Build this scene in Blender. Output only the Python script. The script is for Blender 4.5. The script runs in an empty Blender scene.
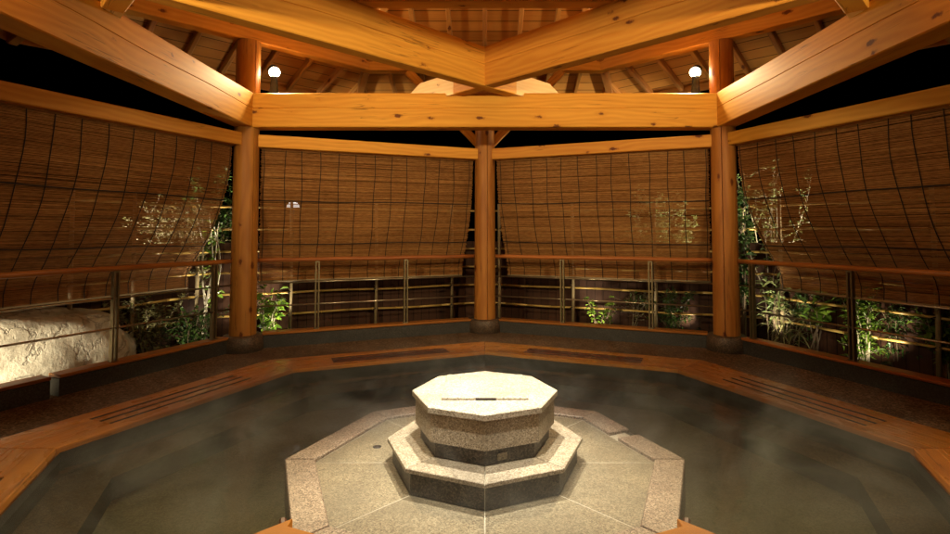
import bpy, math, random
from mathutils import Vector, Matrix, noise
rnd = random.Random(7)
C = bpy.context.scene.collection
sc = bpy.context.scene
R = 3.6; PI = math.pi
def rad(a): return math.radians(a)
def pol(r, a, z=0.0): return Vector((r*math.cos(rad(a)), r*math.sin(rad(a)), z))

# ------------------------------------------------------------------ helpers
class MB:
    def __init__(s): s.v = []; s.f = []; s.sm = []
    def add(s, vs, fs, smooth=False):
        b = len(s.v); s.v += [tuple(v) for v in vs]
        s.f += [tuple(b+i for i in f) for f in fs]; s.sm += [smooth]*len(fs)
    def box(s, x0, x1, y0, y1, z0, z1):
        s.add([(x0,y0,z0),(x1,y0,z0),(x1,y1,z0),(x0,y1,z0),(x0,y0,z1),(x1,y0,z1),(x1,y1,z1),(x0,y1,z1)],
              [(0,3,2,1),(4,5,6,7),(0,1,5,4),(1,2,6,5),(2,3,7,6),(3,0,4,7)])
    def loft(s, rings, smooth=False, cap=True):
        n = len(rings[0]); vs = [p for r in rings for p in r]; fs = []
        for i in range(len(rings)-1):
            for j in range(n):
                k = (j+1) % n
                fs.append((i*n+j, i*n+k, (i+1)*n+k, (i+1)*n+j))
        b = len(s.v); s.add(vs, fs, smooth)
        if cap:
            s.f.append(tuple(b+j for j in reversed(range(n)))); s.sm.append(False)
            s.f.append(tuple(b+(len(rings)-1)*n+j for j in range(n))); s.sm.append(False)
    def prism(s, poly, z0, z1, ch=0.0):
        """poly counter-clockwise in XY, optional chamfer on the top edge"""
        r = [[(x,y,z0) for x,y in poly]]
        if ch > 0:
            r.append([(x,y,z1-ch) for x,y in poly])
            cx = sum(p[0] for p in poly)/len(poly); cy = sum(p[1] for p in poly)/len(poly)
            top = []
            n = len(poly)
            for i in range(n):
                a = Vector(poly[i-1]); b = Vector(poly[i]); c = Vector(poly[(i+1)%n])
                d1 = (b-a).normalized(); d2 = (c-b).normalized()
                n1 = Vector((-d1.y,d1.x)); n2 = Vector((-d2.y,d2.x))
                m = (n1+n2); m = m/ max(0.2, m.dot(n1))
                top.append((b.x+m.x*ch, b.y+m.y*ch, z1))
            r.append(top)
        else:
            r.append([(x,y,z1) for x,y in poly])
        s.loft(r)
    def tube(s, pts, r0, r1=None, n=8, smooth=True):
        pts = [Vector(p) for p in pts]; r1 = r0 if r1 is None else r1
        rings = []; ref = None
        for i, p in enumerate(pts):
            d = (pts[min(i+1,len(pts)-1)] - pts[max(i-1,0)]).normalized()
            if ref is None:
                ref = Vector((0,0,1)) if abs(d.z) < .9 else Vector((1,0,0))
            u = d.cross(ref).normalized(); w = u.cross(d).normalized(); ref = w
            t = i/max(1,len(pts)-1); rr = r0+(r1-r0)*t
            rings.append([p + (u*math.cos(2*PI*k/n) + w*math.sin(2*PI*k/n))*rr for k in range(n)])
        rings = [list(reversed(q)) for q in rings]
        s.loft(rings, smooth)
    def lathe(s, prof, c=(0,0,0), n=24, smooth=True):
        rings = [[(c[0]+r*math.cos(2*PI*k/n), c[1]+r*math.sin(2*PI*k/n), c[2]+z) for k in range(n)] for r, z in prof]
        s.loft(rings, smooth)
    def build(s, name, m, parent=None, M=None):
        me = bpy.data.meshes.new(name); me.from_pydata(s.v, [], s.f)
        me.polygons.foreach_set('use_smooth', s.sm); me.update()
        o = bpy.data.objects.new(name, me); C.objects.link(o)
        if m: me.materials.append(m)
        if parent: o.parent = parent
        if M is not None: o.matrix_basis = M
        return o
def tag(o, label=None, cat=None, group=None, kind=None):
    if label: o['label'] = label
    if cat: o['category'] = cat
    if group: o['group'] = group
    if kind: o['kind'] = kind
    return o
def thing(name, label, cat, loc=(0,0,0), rz=0.0, group=None):
    o = bpy.data.objects.new(name, None); C.objects.link(o)
    o.empty_display_size = .2
    o.location = loc; o.rotation_euler = (0,0,rz)
    return tag(o, label, cat, group)
def frame(p0, p1, up=(0,0,1)):
    p0 = Vector(p0); x = (Vector(p1)-p0).normalized(); z = Vector(up)
    y = z.cross(x).normalized(); z = x.cross(y)
    M = Matrix((x, y, z)).transposed().to_4x4(); M.translation = p0
    return M
def rect_profile(w, h, ch=.008, groove=True):
    a, b = w/2, h/2
    p = [(-a+ch,-b),(a-ch,-b),(a,-b+ch)]
    g = .004
    zg = b*.1
    if groove: p += [(a,zg-g),(a-.007,zg),(a,zg+g)]
    p += [(a,b-ch),(a-ch,b),(-a+ch,b),(-a,b-ch)]
    if groove: p += [(-a,zg+g),(-a+.007,zg),(-a,zg-g)]
    p += [(-a,-b+ch)]
    return p
def timber(name, p0, p1, w, h, m, parent, up=(0,0,1), groove=False, ch=.008, prof=None, seg=1, wob=0.0, r_end=1.0):
    """a length of timber, grain along its own X; p0-p1 is the centre line"""
    L = (Vector(p1)-Vector(p0)).length
    pr = prof or rect_profile(w, h, ch, groove)
    mb = MB(); rings = []
    for i in range(seg+1):
        t = i/seg; k = 1+(r_end-1)*t
        dz = wob*(noise.noise(Vector((t*L*1.3, len(name), p0[0]*3))) if wob else 0)
        rings.append([(t*L, y*k, z*k + (dz if groove and abs(z) < h*.12 else 0)) for y, z in pr])
    mb.loft(rings, smooth=False)
    return mb.build(name, m, parent, frame(p0, p1, up))
def octagon(r, off=0.0): return [(r*math.cos(rad(45*k+off)), r*math.sin(rad(45*k+off))) for k in range(8)]

# ------------------------------------------------------------------ materials
def new(name):
    m = bpy.data.materials.new(name); m.use_nodes = True
    nt = m.node_tree; nt.nodes.clear()
    out = nt.nodes.new('ShaderNodeOutputMaterial')
    return m, nt, out
def nd(nt, t, **kw):
    n = nt.nodes.new(t)
    for k, v in kw.items():
        if k.startswith('i_'):
            key = k[2:]
            n.inputs[int(key) if key.isdigit() else key].default_value = v
        else: setattr(n, k, v)
    return n
def mth(nt, op, a, b=None, c=None, clamp=False):
    n = nt.nodes.new('ShaderNodeMath'); n.operation = op; n.use_clamp = clamp
    for i, v in enumerate((a, b, c)):
        if v is None: continue
        if isinstance(v, (int, float)): n.inputs[i].default_value = v
        else: nt.links.new(v, n.inputs[i])
    return n.outputs[0]
def mix(nt, f, a, b, blend='MIX'):
    n = nt.nodes.new('ShaderNodeMix'); n.data_type = 'RGBA'; n.blend_type = blend
    for i, v in ((0, f), (6, a), (7, b)):
        if isinstance(v, (int, float)): n.inputs[i].default_value = v
        elif isinstance(v, tuple): n.inputs[i].default_value = (v+(1,))[:4]
        else: nt.links.new(v, n.inputs[i])
    return n.outputs[2]
def ramp(nt, f, stops, interp='LINEAR'):
    n = nt.nodes.new('ShaderNodeValToRGB'); n.color_ramp.interpolation = interp
    e = n.color_ramp.elements
    while len(e) < len(stops): e.new(.5)
    for i, (p, c) in enumerate(stops):
        e[i].position = p; e[i].color = (c+(1,))[:4] if isinstance(c, tuple) else (c,c,c,1)
    nt.links.new(f, n.inputs[0]); return n.outputs[0]
def coords(nt, scale=(1,1,1), rand=True, kind='Object'):
    tc = nd(nt, 'ShaderNodeTexCoord')
    v = tc.outputs[kind]
    if rand:
        oi = nd(nt, 'ShaderNodeObjectInfo')
        s = mth(nt, 'MULTIPLY', oi.outputs['Random'], 53.0)
        a = nd(nt, 'ShaderNodeVectorMath', operation='ADD'); nt.links.new(v, a.inputs[0])
        cb = nd(nt, 'ShaderNodeCombineXYZ')
        nt.links.new(s, cb.inputs[0]); 
        s2 = mth(nt, 'MULTIPLY', oi.outputs['Random'], .0)
        nt.links.new(s2, cb.inputs[1]); nt.links.new(cb.outputs[0], a.inputs[1]); v = a.outputs[0]
    mp = nd(nt, 'ShaderNodeMapping'); mp.inputs['Scale'].default_value = scale
    nt.links.new(v, mp.inputs[0]); return mp.outputs[0]
def noi(nt, vec, scale, detail=4, rough=.55, dist=0.0, out=0):
    n = nd(nt, 'ShaderNodeTexNoise'); n.inputs['Scale'].default_value = scale
    n.inputs['Detail'].default_value = detail; n.inputs['Roughness'].default_value = rough
    n.inputs['Distortion'].default_value = dist
    nt.links.new(vec, n.inputs['Vector']); return n.outputs[out]
def vor(nt, vec, scale, feature='F1', out='Distance', rnd_=1.0):
    n = nd(nt, 'ShaderNodeTexVoronoi', feature=feature); n.inputs['Scale'].default_value = scale
    n.inputs['Randomness'].default_value = rnd_
    nt.links.new(vec, n.inputs['Vector']); return n.outputs[out]
def bsdf(nt, out, col, rough=.5, bump=None, bstr=.3, bdist=.002, coat=0.0, spec=.5, metal=0.0, coat_rough=.1):
    p = nd(nt, 'ShaderNodeBsdfPrincipled')
    for key, v in (('Base Color', col), ('Roughness', rough), ('Metallic', metal), ('Coat Weight', coat)):
        if isinstance(v, tuple): p.inputs[key].default_value = (v+(1,))[:4]
        elif isinstance(v, (int, float)): p.inputs[key].default_value = v
        else: nt.links.new(v, p.inputs[key])
    p.inputs['Specular IOR Level'].default_value = spec
    p.inputs['Coat Roughness'].default_value = coat_rough
    if bump is not None:
        b = nd(nt, 'ShaderNodeBump'); b.inputs['Strength'].default_value = bstr; b.inputs['Distance'].default_value = bdist
        nt.links.new(bump, b.inputs['Height']); nt.links.new(b.outputs[0], p.inputs['Normal'])
    nt.links.new(p.outputs[0], out.inputs[0]); return p

def wood(name, light, dark, rough=.5, coat=0.0, knots=True, knot=(.10,.020,.005), wet=False):
    m, nt, out = new(name)
    v = coords(nt, (1,1,1))
    st = coords(nt, (.55, 7, 7)); low = coords(nt, (.35, 1.6, 1.6)); fine = coords(nt, (3, 120, 120))
    w = nd(nt, 'ShaderNodeTexWave', wave_type='BANDS', bands_direction='Z')
    w.inputs['Scale'].default_value = 6.5; w.inputs['Distortion'].default_value = 14.0
    w.inputs['Detail'].default_value = 2.5; w.inputs['Detail Scale'].default_value = .7
    sv = coords(nt, (.22, 1.0, 1.0)); nt.links.new(sv, w.inputs['Vector'])
    g1 = noi(nt, st, 2.2, 5, .6, .5); g2 = noi(nt, low, 1.5, 3); g3 = noi(nt, fine, 1.0, 2)
    a = mth(nt, 'MULTIPLY', w.outputs['Fac'], .17)
    a = mth(nt, 'ADD', a, mth(nt, 'MULTIPLY', g1, .40))
    a = mth(nt, 'ADD', a, mth(nt, 'MULTIPLY', g2, .55))
    a = mth(nt, 'ADD', a, mth(nt, 'MULTIPLY', g3, .12))
    f = ramp(nt, a, [(.38, 0.0), (.88, 1.0)])
    col = mix(nt, f, light, dark)
    if knots:
        kv = coords(nt, (2.7, 6.4, 6.4))
        wn = noi(nt, v, 26, 3)
        d = mth(nt, 'ADD', vor(nt, kv, 1.0), mth(nt, 'MULTIPLY', mth(nt, 'SUBTRACT', wn, .5), .22))
        halo = ramp(nt, d, [(.09, 1.0), (.25, 0.0)])
        core = ramp(nt, d, [(.085, 1.0), (.14, 0.0)])
        col = mix(nt, mth(nt, 'MULTIPLY', halo, .55), col, dark)
        col = mix(nt, mth(nt, 'MULTIPLY', core, .92), col, knot)
    ck = noi(nt, coords(nt, (.9, 26, 26)), 1.0, 3, .5, .3)
    ck = mth(nt, 'ABSOLUTE', mth(nt, 'SUBTRACT', ck, .5))
    ck = ramp(nt, ck, [(.006, 1.0), (.016, 0.0)])
    pm = ramp(nt, noi(nt, coords(nt, (.8, 3, 3)), 1.7, 2), [(.56, 0.0), (.64, 1.0)])
    ck = mth(nt, 'MULTIPLY', ck, pm)
    col = mix(nt, mth(nt, 'MULTIPLY', ck, .65), col, tuple(c*.25 for c in dark))
    r = rough
    if wet:
        wv = noi(nt, coords(nt, (2.2, 5, 5)), 1.5, 4)
        r = ramp(nt, wv, [(.35, rough*.45), (.65, rough)])
    oi = nd(nt, 'ShaderNodeObjectInfo')
    tone = mth(nt, 'ADD', mth(nt, 'MULTIPLY', oi.outputs['Random'], .26), .84)
    hs = nd(nt, 'ShaderNodeHueSaturation'); nt.links.new(tone, hs.inputs['Value']); nt.links.new(col, hs.inputs['Color'])
    nt.links.new(mth(nt, 'ADD', mth(nt, 'MULTIPLY', mth(nt, 'FRACT', mth(nt, 'MULTIPLY', oi.outputs['Random'], 7.3)), .012), .494), hs.inputs['Hue'])
    col = hs.outputs[0]
    bsdf(nt, out, col, r, bump=a, bstr=.25, bdist=.003, coat=coat, spec=.22)
    return m
M = {}
M['beam'] = wood('cypress_beam', (.70,.345,.050), (.50,.190,.018), .60)
M['pale'] = wood('lamp_paled_wood', (.80,.55,.24), (.68,.42,.15), .55)  # beam tails coloured pale for the spotlight shining on them
M['pillar'] = wood('cypress_pillar', (.48,.195,.040), (.28,.090,.017), .50)
M['rafter'] = wood('cypress_rafter', (.52,.24,.060), (.32,.115,.022), .55)
M['rim'] = wood('wet_rim_plank', (.52,.215,.042), (.34,.118,.020), .42, coat=.10, wet=True, knots=False)
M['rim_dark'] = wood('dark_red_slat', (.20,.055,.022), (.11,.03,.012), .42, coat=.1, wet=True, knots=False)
M['rail'] = wood('handrail_wood', (.40,.145,.035), (.22,.068,.015), .38, knots=False)
M['deck'] = wood('deck_plank', (.72,.30,.012), (.50,.17,.008), .6, knots=False)
M['edge'] = wood('edge_board', (.14,.04,.018), (.07,.02,.01), .45, knots=False)

def board_mat(name, axis, width, light, dark, gap=.035, rough=.6):
    """boards running across the given local axis"""
    m, nt, out = new(name)
    tc = nd(nt, 'ShaderNodeTexCoord'); sp = nd(nt, 'ShaderNodeSeparateXYZ'); nt.links.new(tc.outputs['Object'], sp.inputs[0])
    q = mth(nt, 'DIVIDE', sp.outputs[axis], width)
    cell = mth(nt, 'FLOOR', q); fr = mth(nt, 'FRACT', q)
    oi = nd(nt, 'ShaderNodeObjectInfo')
    wn = nd(nt, 'ShaderNodeTexWhiteNoise', noise_dimensions='2D'); cb = nd(nt, 'ShaderNodeCombineXYZ')
    nt.links.new(cell, cb.inputs[0]); nt.links.new(oi.outputs['Random'], cb.inputs[1]); nt.links.new(cb.outputs[0], wn.inputs['Vector'])
    sc_ = [.7, .7, .7]; 
    for i in range(3):
        if i != (0 if axis != 0 else 2): sc_[i] = 14
    grain = coords(nt, tuple(sc_)); off = nd(nt, 'ShaderNodeVectorMath', operation='ADD')
    nt.links.new(grain, off.inputs[0]); nt.links.new(wn.outputs['Color'], off.inputs[1])
    g = noi(nt, off.outputs[0], 1.6, 5, .6, .6)
    f = mth(nt, 'ADD', mth(nt, 'MULTIPLY', g, .8), mth(nt, 'MULTIPLY', mth(nt, 'SUBTRACT', wn.outputs['Value'], .5), .45), clamp=True)
    col = mix(nt, f, light, dark)
    seam = mth(nt, 'LESS_THAN', mth(nt, 'MINIMUM', fr, mth(nt, 'SUBTRACT', 1.0, fr)), gap)
    col = mix(nt, mth(nt, 'MULTIPLY', seam, .85), col, tuple(c*.12 for c in dark))
    h = mth(nt, 'SUBTRACT', g, mth(nt, 'MULTIPLY', seam, 1.5))
    bsdf(nt, out, col, rough, bump=h, bstr=.5, bdist=.004, spec=.12)
    return m
M['sheath'] = board_mat('roof_boards', 1, .165, (.60,.275,.062), (.32,.120,.022))
M['fence'] = board_mat('dark_fence_boards', 0, .11, (.075,.034,.020), (.032,.014,.009))

def granite(name, stops, rough=.45, scale=1.0, bump=.15, spec=.5):
    m, nt, out = new(name)
    v = coords(nt, (1,1,1))
    c1 = nd(nt, 'ShaderNodeTexVoronoi'); c1.inputs['Scale'].default_value = 135*scale; nt.links.new(v, c1.inputs['Vector'])
    sp = nd(nt, 'ShaderNodeSeparateColor'); nt.links.new(c1.outputs['Color'], sp.inputs[0])
    n2 = noi(nt, v, 75*scale, 4, .7)
    f = mth(nt, 'ADD', mth(nt, 'MULTIPLY', sp.outputs[0], .62), mth(nt, 'MULTIPLY', n2, .40))
    col = ramp(nt, f, stops)
    big = noi(nt, v, 3.2, 6, .65)
    col = mix(nt, ramp(nt, big, [(.38, .0), (.66, .55)]), col, tuple(c*.55 for c in stops[1][1]))
    r = mth(nt, 'ADD', rough-.12, mth(nt, 'MULTIPLY', big, .28))
    bsdf(nt, out, col, r, bump=f, bstr=bump, bdist=.002, spec=spec)
    return m
M['gran'] = granite('pale_granite', [(.16,(.07,.05,.036)), (.32,(.26,.21,.15)), (.60,(.40,.34,.25)), (.82,(.58,.52,.42))], scale=1.4)
M['gran_top'] = granite('lid_granite', [(.16,(.10,.08,.06)), (.32,(.34,.29,.22)), (.60,(.50,.45,.36)), (.82,(.66,.62,.53))], scale=1.25)  # paler tone for the lid and cover plate
M['gran_pink'] = granite('pinkish_granite', [(.22,(.05,.032,.023)), (.42,(.25,.175,.125)), (.62,(.41,.305,.225)), (.85,(.62,.51,.41))], bump=.25, scale=1.35)
M['gran_floor'] = granite('honed_granite', [(.18,(.10,.08,.052)), (.42,(.22,.18,.115)), (.66,(.30,.25,.165)), (.86,(.41,.36,.25))], rough=.45, scale=1.2)
M['gran_face'] = granite('shaded_granite', [(.22,(.012,.008,.005)), (.45,(.045,.031,.020)), (.65,(.075,.055,.036)), (.86,(.15,.12,.085))])  # dark colour carries the overhang shade on tier faces and plinth
M['grout'] = granite('light_grout', [(.2,(.40,.36,.27)), (.5,(.50,.45,.35)), (.7,(.55,.5,.4)), (.9,(.6,.55,.45))])
M['pebble'] = granite('washed_pebble_floor', [(.20,(.034,.019,.010)), (.45,(.108,.062,.033)), (.68,(.185,.115,.065)), (.88,(.34,.24,.15))], rough=.78, scale=.62, bump=.8, spec=.2)
M['kerb'] = granite('dark_kerb_stone', [(.2,(.012,.011,.010)), (.45,(.028,.025,.022)), (.65,(.042,.037,.032)), (.86,(.07,.062,.055))], rough=.5)
M['base'] = granite('pillar_base_stone', [(.2,(.03,.017,.010)), (.45,(.075,.045,.027)), (.65,(.12,.075,.045)), (.86,(.19,.125,.08))], rough=.55)
M['basin'] = granite('basin_stone', [(.2,(.09,.06,.034)), (.45,(.19,.135,.080)), (.65,(.26,.19,.118)), (.86,(.36,.27,.175))], rough=.6)
M['deep'] = granite('basin_tiles', [(.2,(.20,.22,.18)), (.45,(.30,.325,.27)), (.65,(.35,.375,.31)), (.86,(.42,.44,.37))], rough=.6)
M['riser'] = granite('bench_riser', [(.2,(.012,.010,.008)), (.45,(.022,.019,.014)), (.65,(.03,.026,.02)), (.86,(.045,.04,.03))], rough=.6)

def rockm():
    m, nt, out = new('garden_rock')
    v = coords(nt, (1,1,1), rand=False)
    n1 = noi(nt, v, 1.9, 9, .66); n2 = noi(nt, v, 17, 6, .68)
    f = mth(nt, 'ADD', mth(nt, 'MULTIPLY', n1, .6), mth(nt, 'MULTIPLY', n2, .4))
    col = ramp(nt, f, [(.34,(.25,.20,.14)), (.47,(.44,.385,.29)), (.60,(.58,.53,.42)), (.74,(.64,.60,.50))])
    rg = mth(nt, 'ABSOLUTE', mth(nt, 'SUBTRACT', noi(nt, v, 2.7, 6, .6, .6), .5))
    ck = ramp(nt, rg, [(.004, 1.0), (.022, 0.0)])
    col = mix(nt, mth(nt, 'MULTIPLY', ck, .55), col, (.13,.10,.07))
    h = mth(nt, 'SUBTRACT', f, mth(nt, 'MULTIPLY', ck, .18))
    bsdf(nt, out, col, .85, bump=h, bstr=.7, bdist=.035); return m
M['rock'] = rockm()

def plain(name, col, rough=.5, metal=0.0, var=.25, scale=20, stretch=(1,1,1), coat=0.0):
    m, nt, out = new(name)
    n = noi(nt, coords(nt, stretch), scale, 4, .6)
    c = mix(nt, n, tuple(x*(1-var) for x in col), tuple(min(1, x*(1+var)) for x in col))
    bsdf(nt, out, c, rough, metal=metal, bump=n, bstr=.12, coat=coat); return m
M['brass'] = plain('aged_bronze', (.20,.155,.085), .42, .75)
M['bar'] = plain('brushed_rod', (.42,.36,.26), .28, .9)
M['black'] = plain('black_lamp_metal', (.02,.02,.02), .4, .5)
M['drain'] = plain('dark_drain', (.022,.012,.008), .6)
M['cord'] = plain('dark_cord', (.018,.011,.007), .9, scale=300)
M['bamboo'] = plain('yellow_bamboo', (.48,.31,.085), .36, var=.35, scale=3, stretch=(.5,20,20))
M['bamboo_old'] = plain('grey_bamboo', (.27,.20,.105), .5, var=.4, scale=3, stretch=(4,4,.6))
M['soil'] = plain('garden_soil', (.022,.016,.011), .95, var=.6, scale=9)
M['bark'] = plain('pale_bark', (.30,.25,.17), .8, var=.5, scale=30, stretch=(1,1,.2))
M['bark_white'] = plain('white_bark', (.62,.56,.45), .8, var=.4, scale=30, stretch=(1,1,.2))
M['bark_dark'] = plain('brown_bark', (.11,.075,.045), .85, var=.5, scale=30, stretch=(1,1,.2))
M['roofing'] = plain('roofing', (.03,.028,.026), .8)

def reedm():
    m, nt, out = new('split_reed')
    v = coords(nt, (1,1,1))
    tc = nd(nt, 'ShaderNodeTexCoord'); sp = nd(nt, 'ShaderNodeSeparateXYZ'); nt.links.new(tc.outputs['Object'], sp.inputs[0])
    row = coords(nt, (1.6, 0, 170)); row2 = coords(nt, (16, 0, 120)); big = coords(nt, (.7, 0, 3))
    a = noi(nt, row, 1.0, 3, .7); b = noi(nt, row2, 1.0, 3, .6); c = noi(nt, big, 1.0, 2)
    f = mth(nt, 'ADD', mth(nt, 'ADD', mth(nt, 'MULTIPLY', a, .5), mth(nt, 'MULTIPLY', b, .40)), mth(nt, 'MULTIPLY', c, .25))
    col = ramp(nt, f, [(.32,(.050,.019,.006)), (.50,(.25,.108,.033)), (.64,(.42,.20,.065)), (.80,(.68,.42,.17))])
    p = nd(nt, 'ShaderNodeBsdfPrincipled'); nt.links.new(col, p.inputs['Base Color']); p.inputs['Roughness'].default_value = .7; p.inputs['Specular IOR Level'].default_value = .08
    tr = nd(nt, 'ShaderNodeBsdfTranslucent'); nt.links.new(col, tr.inputs[0])
    mx = nd(nt, 'ShaderNodeMixShader'); mx.inputs[0].default_value = .22
    nt.links.new(p.outputs[0], mx.inputs[1]); nt.links.new(tr.outputs[0], mx.inputs[2]); nt.links.new(mx.outputs[0], out.inputs[0])
    return m
M['reed'] = reedm()

def leafm(name, c0, c1, rough=.4, trans=.3):
    m, nt, out = new(name)
    g = nd(nt, 'ShaderNodeNewGeometry')
    col = mix(nt, g.outputs['Random Per Island'], c0, c1)
    p = nd(nt, 'ShaderNodeBsdfPrincipled'); nt.links.new(col, p.inputs['Base Color']); p.inputs['Roughness'].default_value = rough
    tr = nd(nt, 'ShaderNodeBsdfTranslucent'); nt.links.new(col, tr.inputs[0])
    mx = nd(nt, 'ShaderNodeMixShader'); mx.inputs[0].default_value = trans
    nt.links.new(p.outputs[0], mx.inputs[1]); nt.links.new(tr.outputs[0], mx.inputs[2]); nt.links.new(mx.outputs[0], out.inputs[0])
    return m
M['leaf'] = leafm('broad_leaf', (.06,.13,.015), (.17,.26,.03))
M['leaf_dark'] = leafm('evergreen_leaf', (.022,.055,.014), (.08,.14,.03), .35, .2)
M['leaf_olive'] = leafm('olive_leaf', (.10,.10,.03), (.28,.26,.12), .45, .3)
M['leaf_pale'] = leafm('variegated_leaf', (.13,.20,.05), (.36,.42,.18), .4, .3)

def glow(name, col, s):
    m, nt, out = new(name); e = nd(nt, 'ShaderNodeEmission'); e.inputs[0].default_value = col+(1,); e.inputs[1].default_value = s
    nt.links.new(e.outputs[0], out.inputs[0]); return m
WARM = (1.0, .78, .43)
M['bulb'] = glow('lit_bulb', (1,.82,.52), 105)
M['glow_dome'] = glow('lit_dome', (1,.95,.85), 2.2)
M['glow_small'] = glow('lit_garden_lamp', (1,.95,.85), 9)

def waterm():
    m, nt, out = new('hot_spring_water')
    v = coords(nt, (1,1,1), rand=False)
    n1 = noi(nt, v, 2.3, 3, .5, .8); n2 = noi(nt, v, 9, 2)
    h = mth(nt, 'ADD', n1, mth(nt, 'MULTIPLY', n2, .12))
    b = nd(nt, 'ShaderNodeBump'); b.inputs['Strength'].default_value = .24; b.inputs['Distance'].default_value = .05
    nt.links.new(h, b.inputs['Height'])
    t = nd(nt, 'ShaderNodeBsdfTransparent'); t.inputs[0].default_value = (.60,.575,.45,1)
    g = nd(nt, 'ShaderNodeBsdfGlossy'); g.inputs['Roughness'].default_value = .045; nt.links.new(b.outputs[0], g.inputs['Normal'])
    fr = nd(nt, 'ShaderNodeFresnel'); fr.inputs[0].default_value = 1.33; nt.links.new(b.outputs[0], fr.inputs['Normal'])
    mx = nd(nt, 'ShaderNodeMixShader'); nt.links.new(fr.outputs[0], mx.inputs[0])
    nt.links.new(t.outputs[0], mx.inputs[1]); nt.links.new(g.outputs[0], mx.inputs[2])
    # the mineral water is a little cloudy
    d = nd(nt, 'ShaderNodeBsdfDiffuse'); d.inputs[0].default_value = (.26,.28,.245,1)
    m2 = nd(nt, 'ShaderNodeMixShader'); m2.inputs[0].default_value = .055
    nt.links.new(mx.outputs[0], m2.inputs[1]); nt.links.new(d.outputs[0], m2.inputs[2])
    nt.links.new(m2.outputs[0], out.inputs[0]); return m
M['water'] = waterm()

def steamm():
    m, nt, out = new('steam')
    v = coords(nt, (1,1,1.3), rand=False)
    n = noi(nt, v, 1.7, 6, .62, 1.6)
    tc = nd(nt, 'ShaderNodeTexCoord'); sp = nd(nt, 'ShaderNodeSeparateXYZ'); nt.links.new(tc.outputs['Object'], sp.inputs[0])
    fall = nd(nt, 'ShaderNodeMapRange'); fall.inputs[1].default_value = 0.0; fall.inputs[2].default_value = .5
    fall.inputs[3].default_value = 1.0; fall.inputs[4].default_value = 0.0; nt.links.new(sp.outputs[2], fall.inputs[0])
    f2 = mth(nt, 'POWER', fall.outputs[0], 1.6)
    d = mth(nt, 'MULTIPLY', ramp(nt, n, [(.47, 0.0), (.77, 1.0)]), f2)
    d = mth(nt, 'MULTIPLY', mth(nt, 'ADD', d, mth(nt, 'MULTIPLY', f2, .03)), STEAM)
    yr = nd(nt, 'ShaderNodeMapRange'); yr.inputs[1].default_value = -1.0; yr.inputs[2].default_value = 2.3
    yr.inputs[3].default_value = .7; yr.inputs[4].default_value = 2.3; nt.links.new(sp.outputs[1], yr.inputs[0])
    d = mth(nt, 'MULTIPLY', d, yr.outputs[0])
    p = nd(nt, 'ShaderNodeVolumePrincipled'); p.inputs['Color'].default_value = (.92,.9,.86,1); p.inputs['Anisotropy'].default_value = .25
    nt.links.new(d, p.inputs['Density']); nt.links.new(p.outputs[0], out.inputs['Volume']); return m
STEAM = 1.25

# ------------------------------------------------------------------ ground, floor, pool
def ring_mesh(mb, r0, r1, z, n=8):
    a = octagon(r0); b = octagon(r1)
    mb.add([(x,y,z) for x,y in a]+[(x,y,z) for x,y in b], [(k, 8+k, 8+(k+1)%8, (k+1)%8) for k in range(8)])
g = MB(); b0 = [(60*math.cos(2*PI*k/48), 60*math.sin(2*PI*k/48), -.10) for k in range(48)]
a0 = octagon(3.60)
g = MB(); outer = [(x*16, y*16, -.10) for x, y in a0]
g.add([(x,y,-.10) for x,y in a0]+outer, [(k, 8+k, 8+(k+1)%8, (k+1)%8) for k in range(8)])
tag(g.build('ground', M['soil']), kind='structure')
f = MB(); o1, o2 = octagon(2.90), octagon(3.78)
f.loft([[(x,y,-.20) for x,y in o1],[(x,y,0) for x,y in o1],[(x,y,0) for x,y in o2],[(x,y,-.20) for x,y in o2]], cap=False)
f.f = [tuple(reversed(q)) for q in f.f]
tag(f.build('floor', M['pebble']), 'brown washed pebble walkway around the octagonal pool', kind='structure')
# pool basin: wall, underwater bench, riser, bottom
pb = MB(); ow = octagon(2.42); bw = octagon(2.12)
ring_mesh(pb, 2.12, 2.42, -.16)
basin = tag(pb.build('pool_basin', M['basin']), kind='structure')
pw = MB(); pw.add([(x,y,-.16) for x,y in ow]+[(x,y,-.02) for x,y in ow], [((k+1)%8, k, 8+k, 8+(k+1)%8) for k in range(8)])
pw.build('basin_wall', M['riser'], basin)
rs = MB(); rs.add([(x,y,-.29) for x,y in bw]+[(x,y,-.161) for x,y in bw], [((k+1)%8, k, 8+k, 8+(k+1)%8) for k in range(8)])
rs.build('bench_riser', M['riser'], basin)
bt = MB(); bt.add([(x,y,-.29) for x,y in bw], [tuple(range(8))]); bt.build('basin_bottom', M['deep'], basin)
w = MB(); wi = octagon(1.135); wo = octagon(2.43)
w.add([(x,y,-.072) for x,y in wi]+[(x,y,-.072) for x,y in wo], [(k, 8+k, 8+(k+1)%8, (k+1)%8) for k in range(8)])
tag(w.build('water', M['water']), 'dark clear hot spring water filling the octagonal pool', kind='structure')

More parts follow.
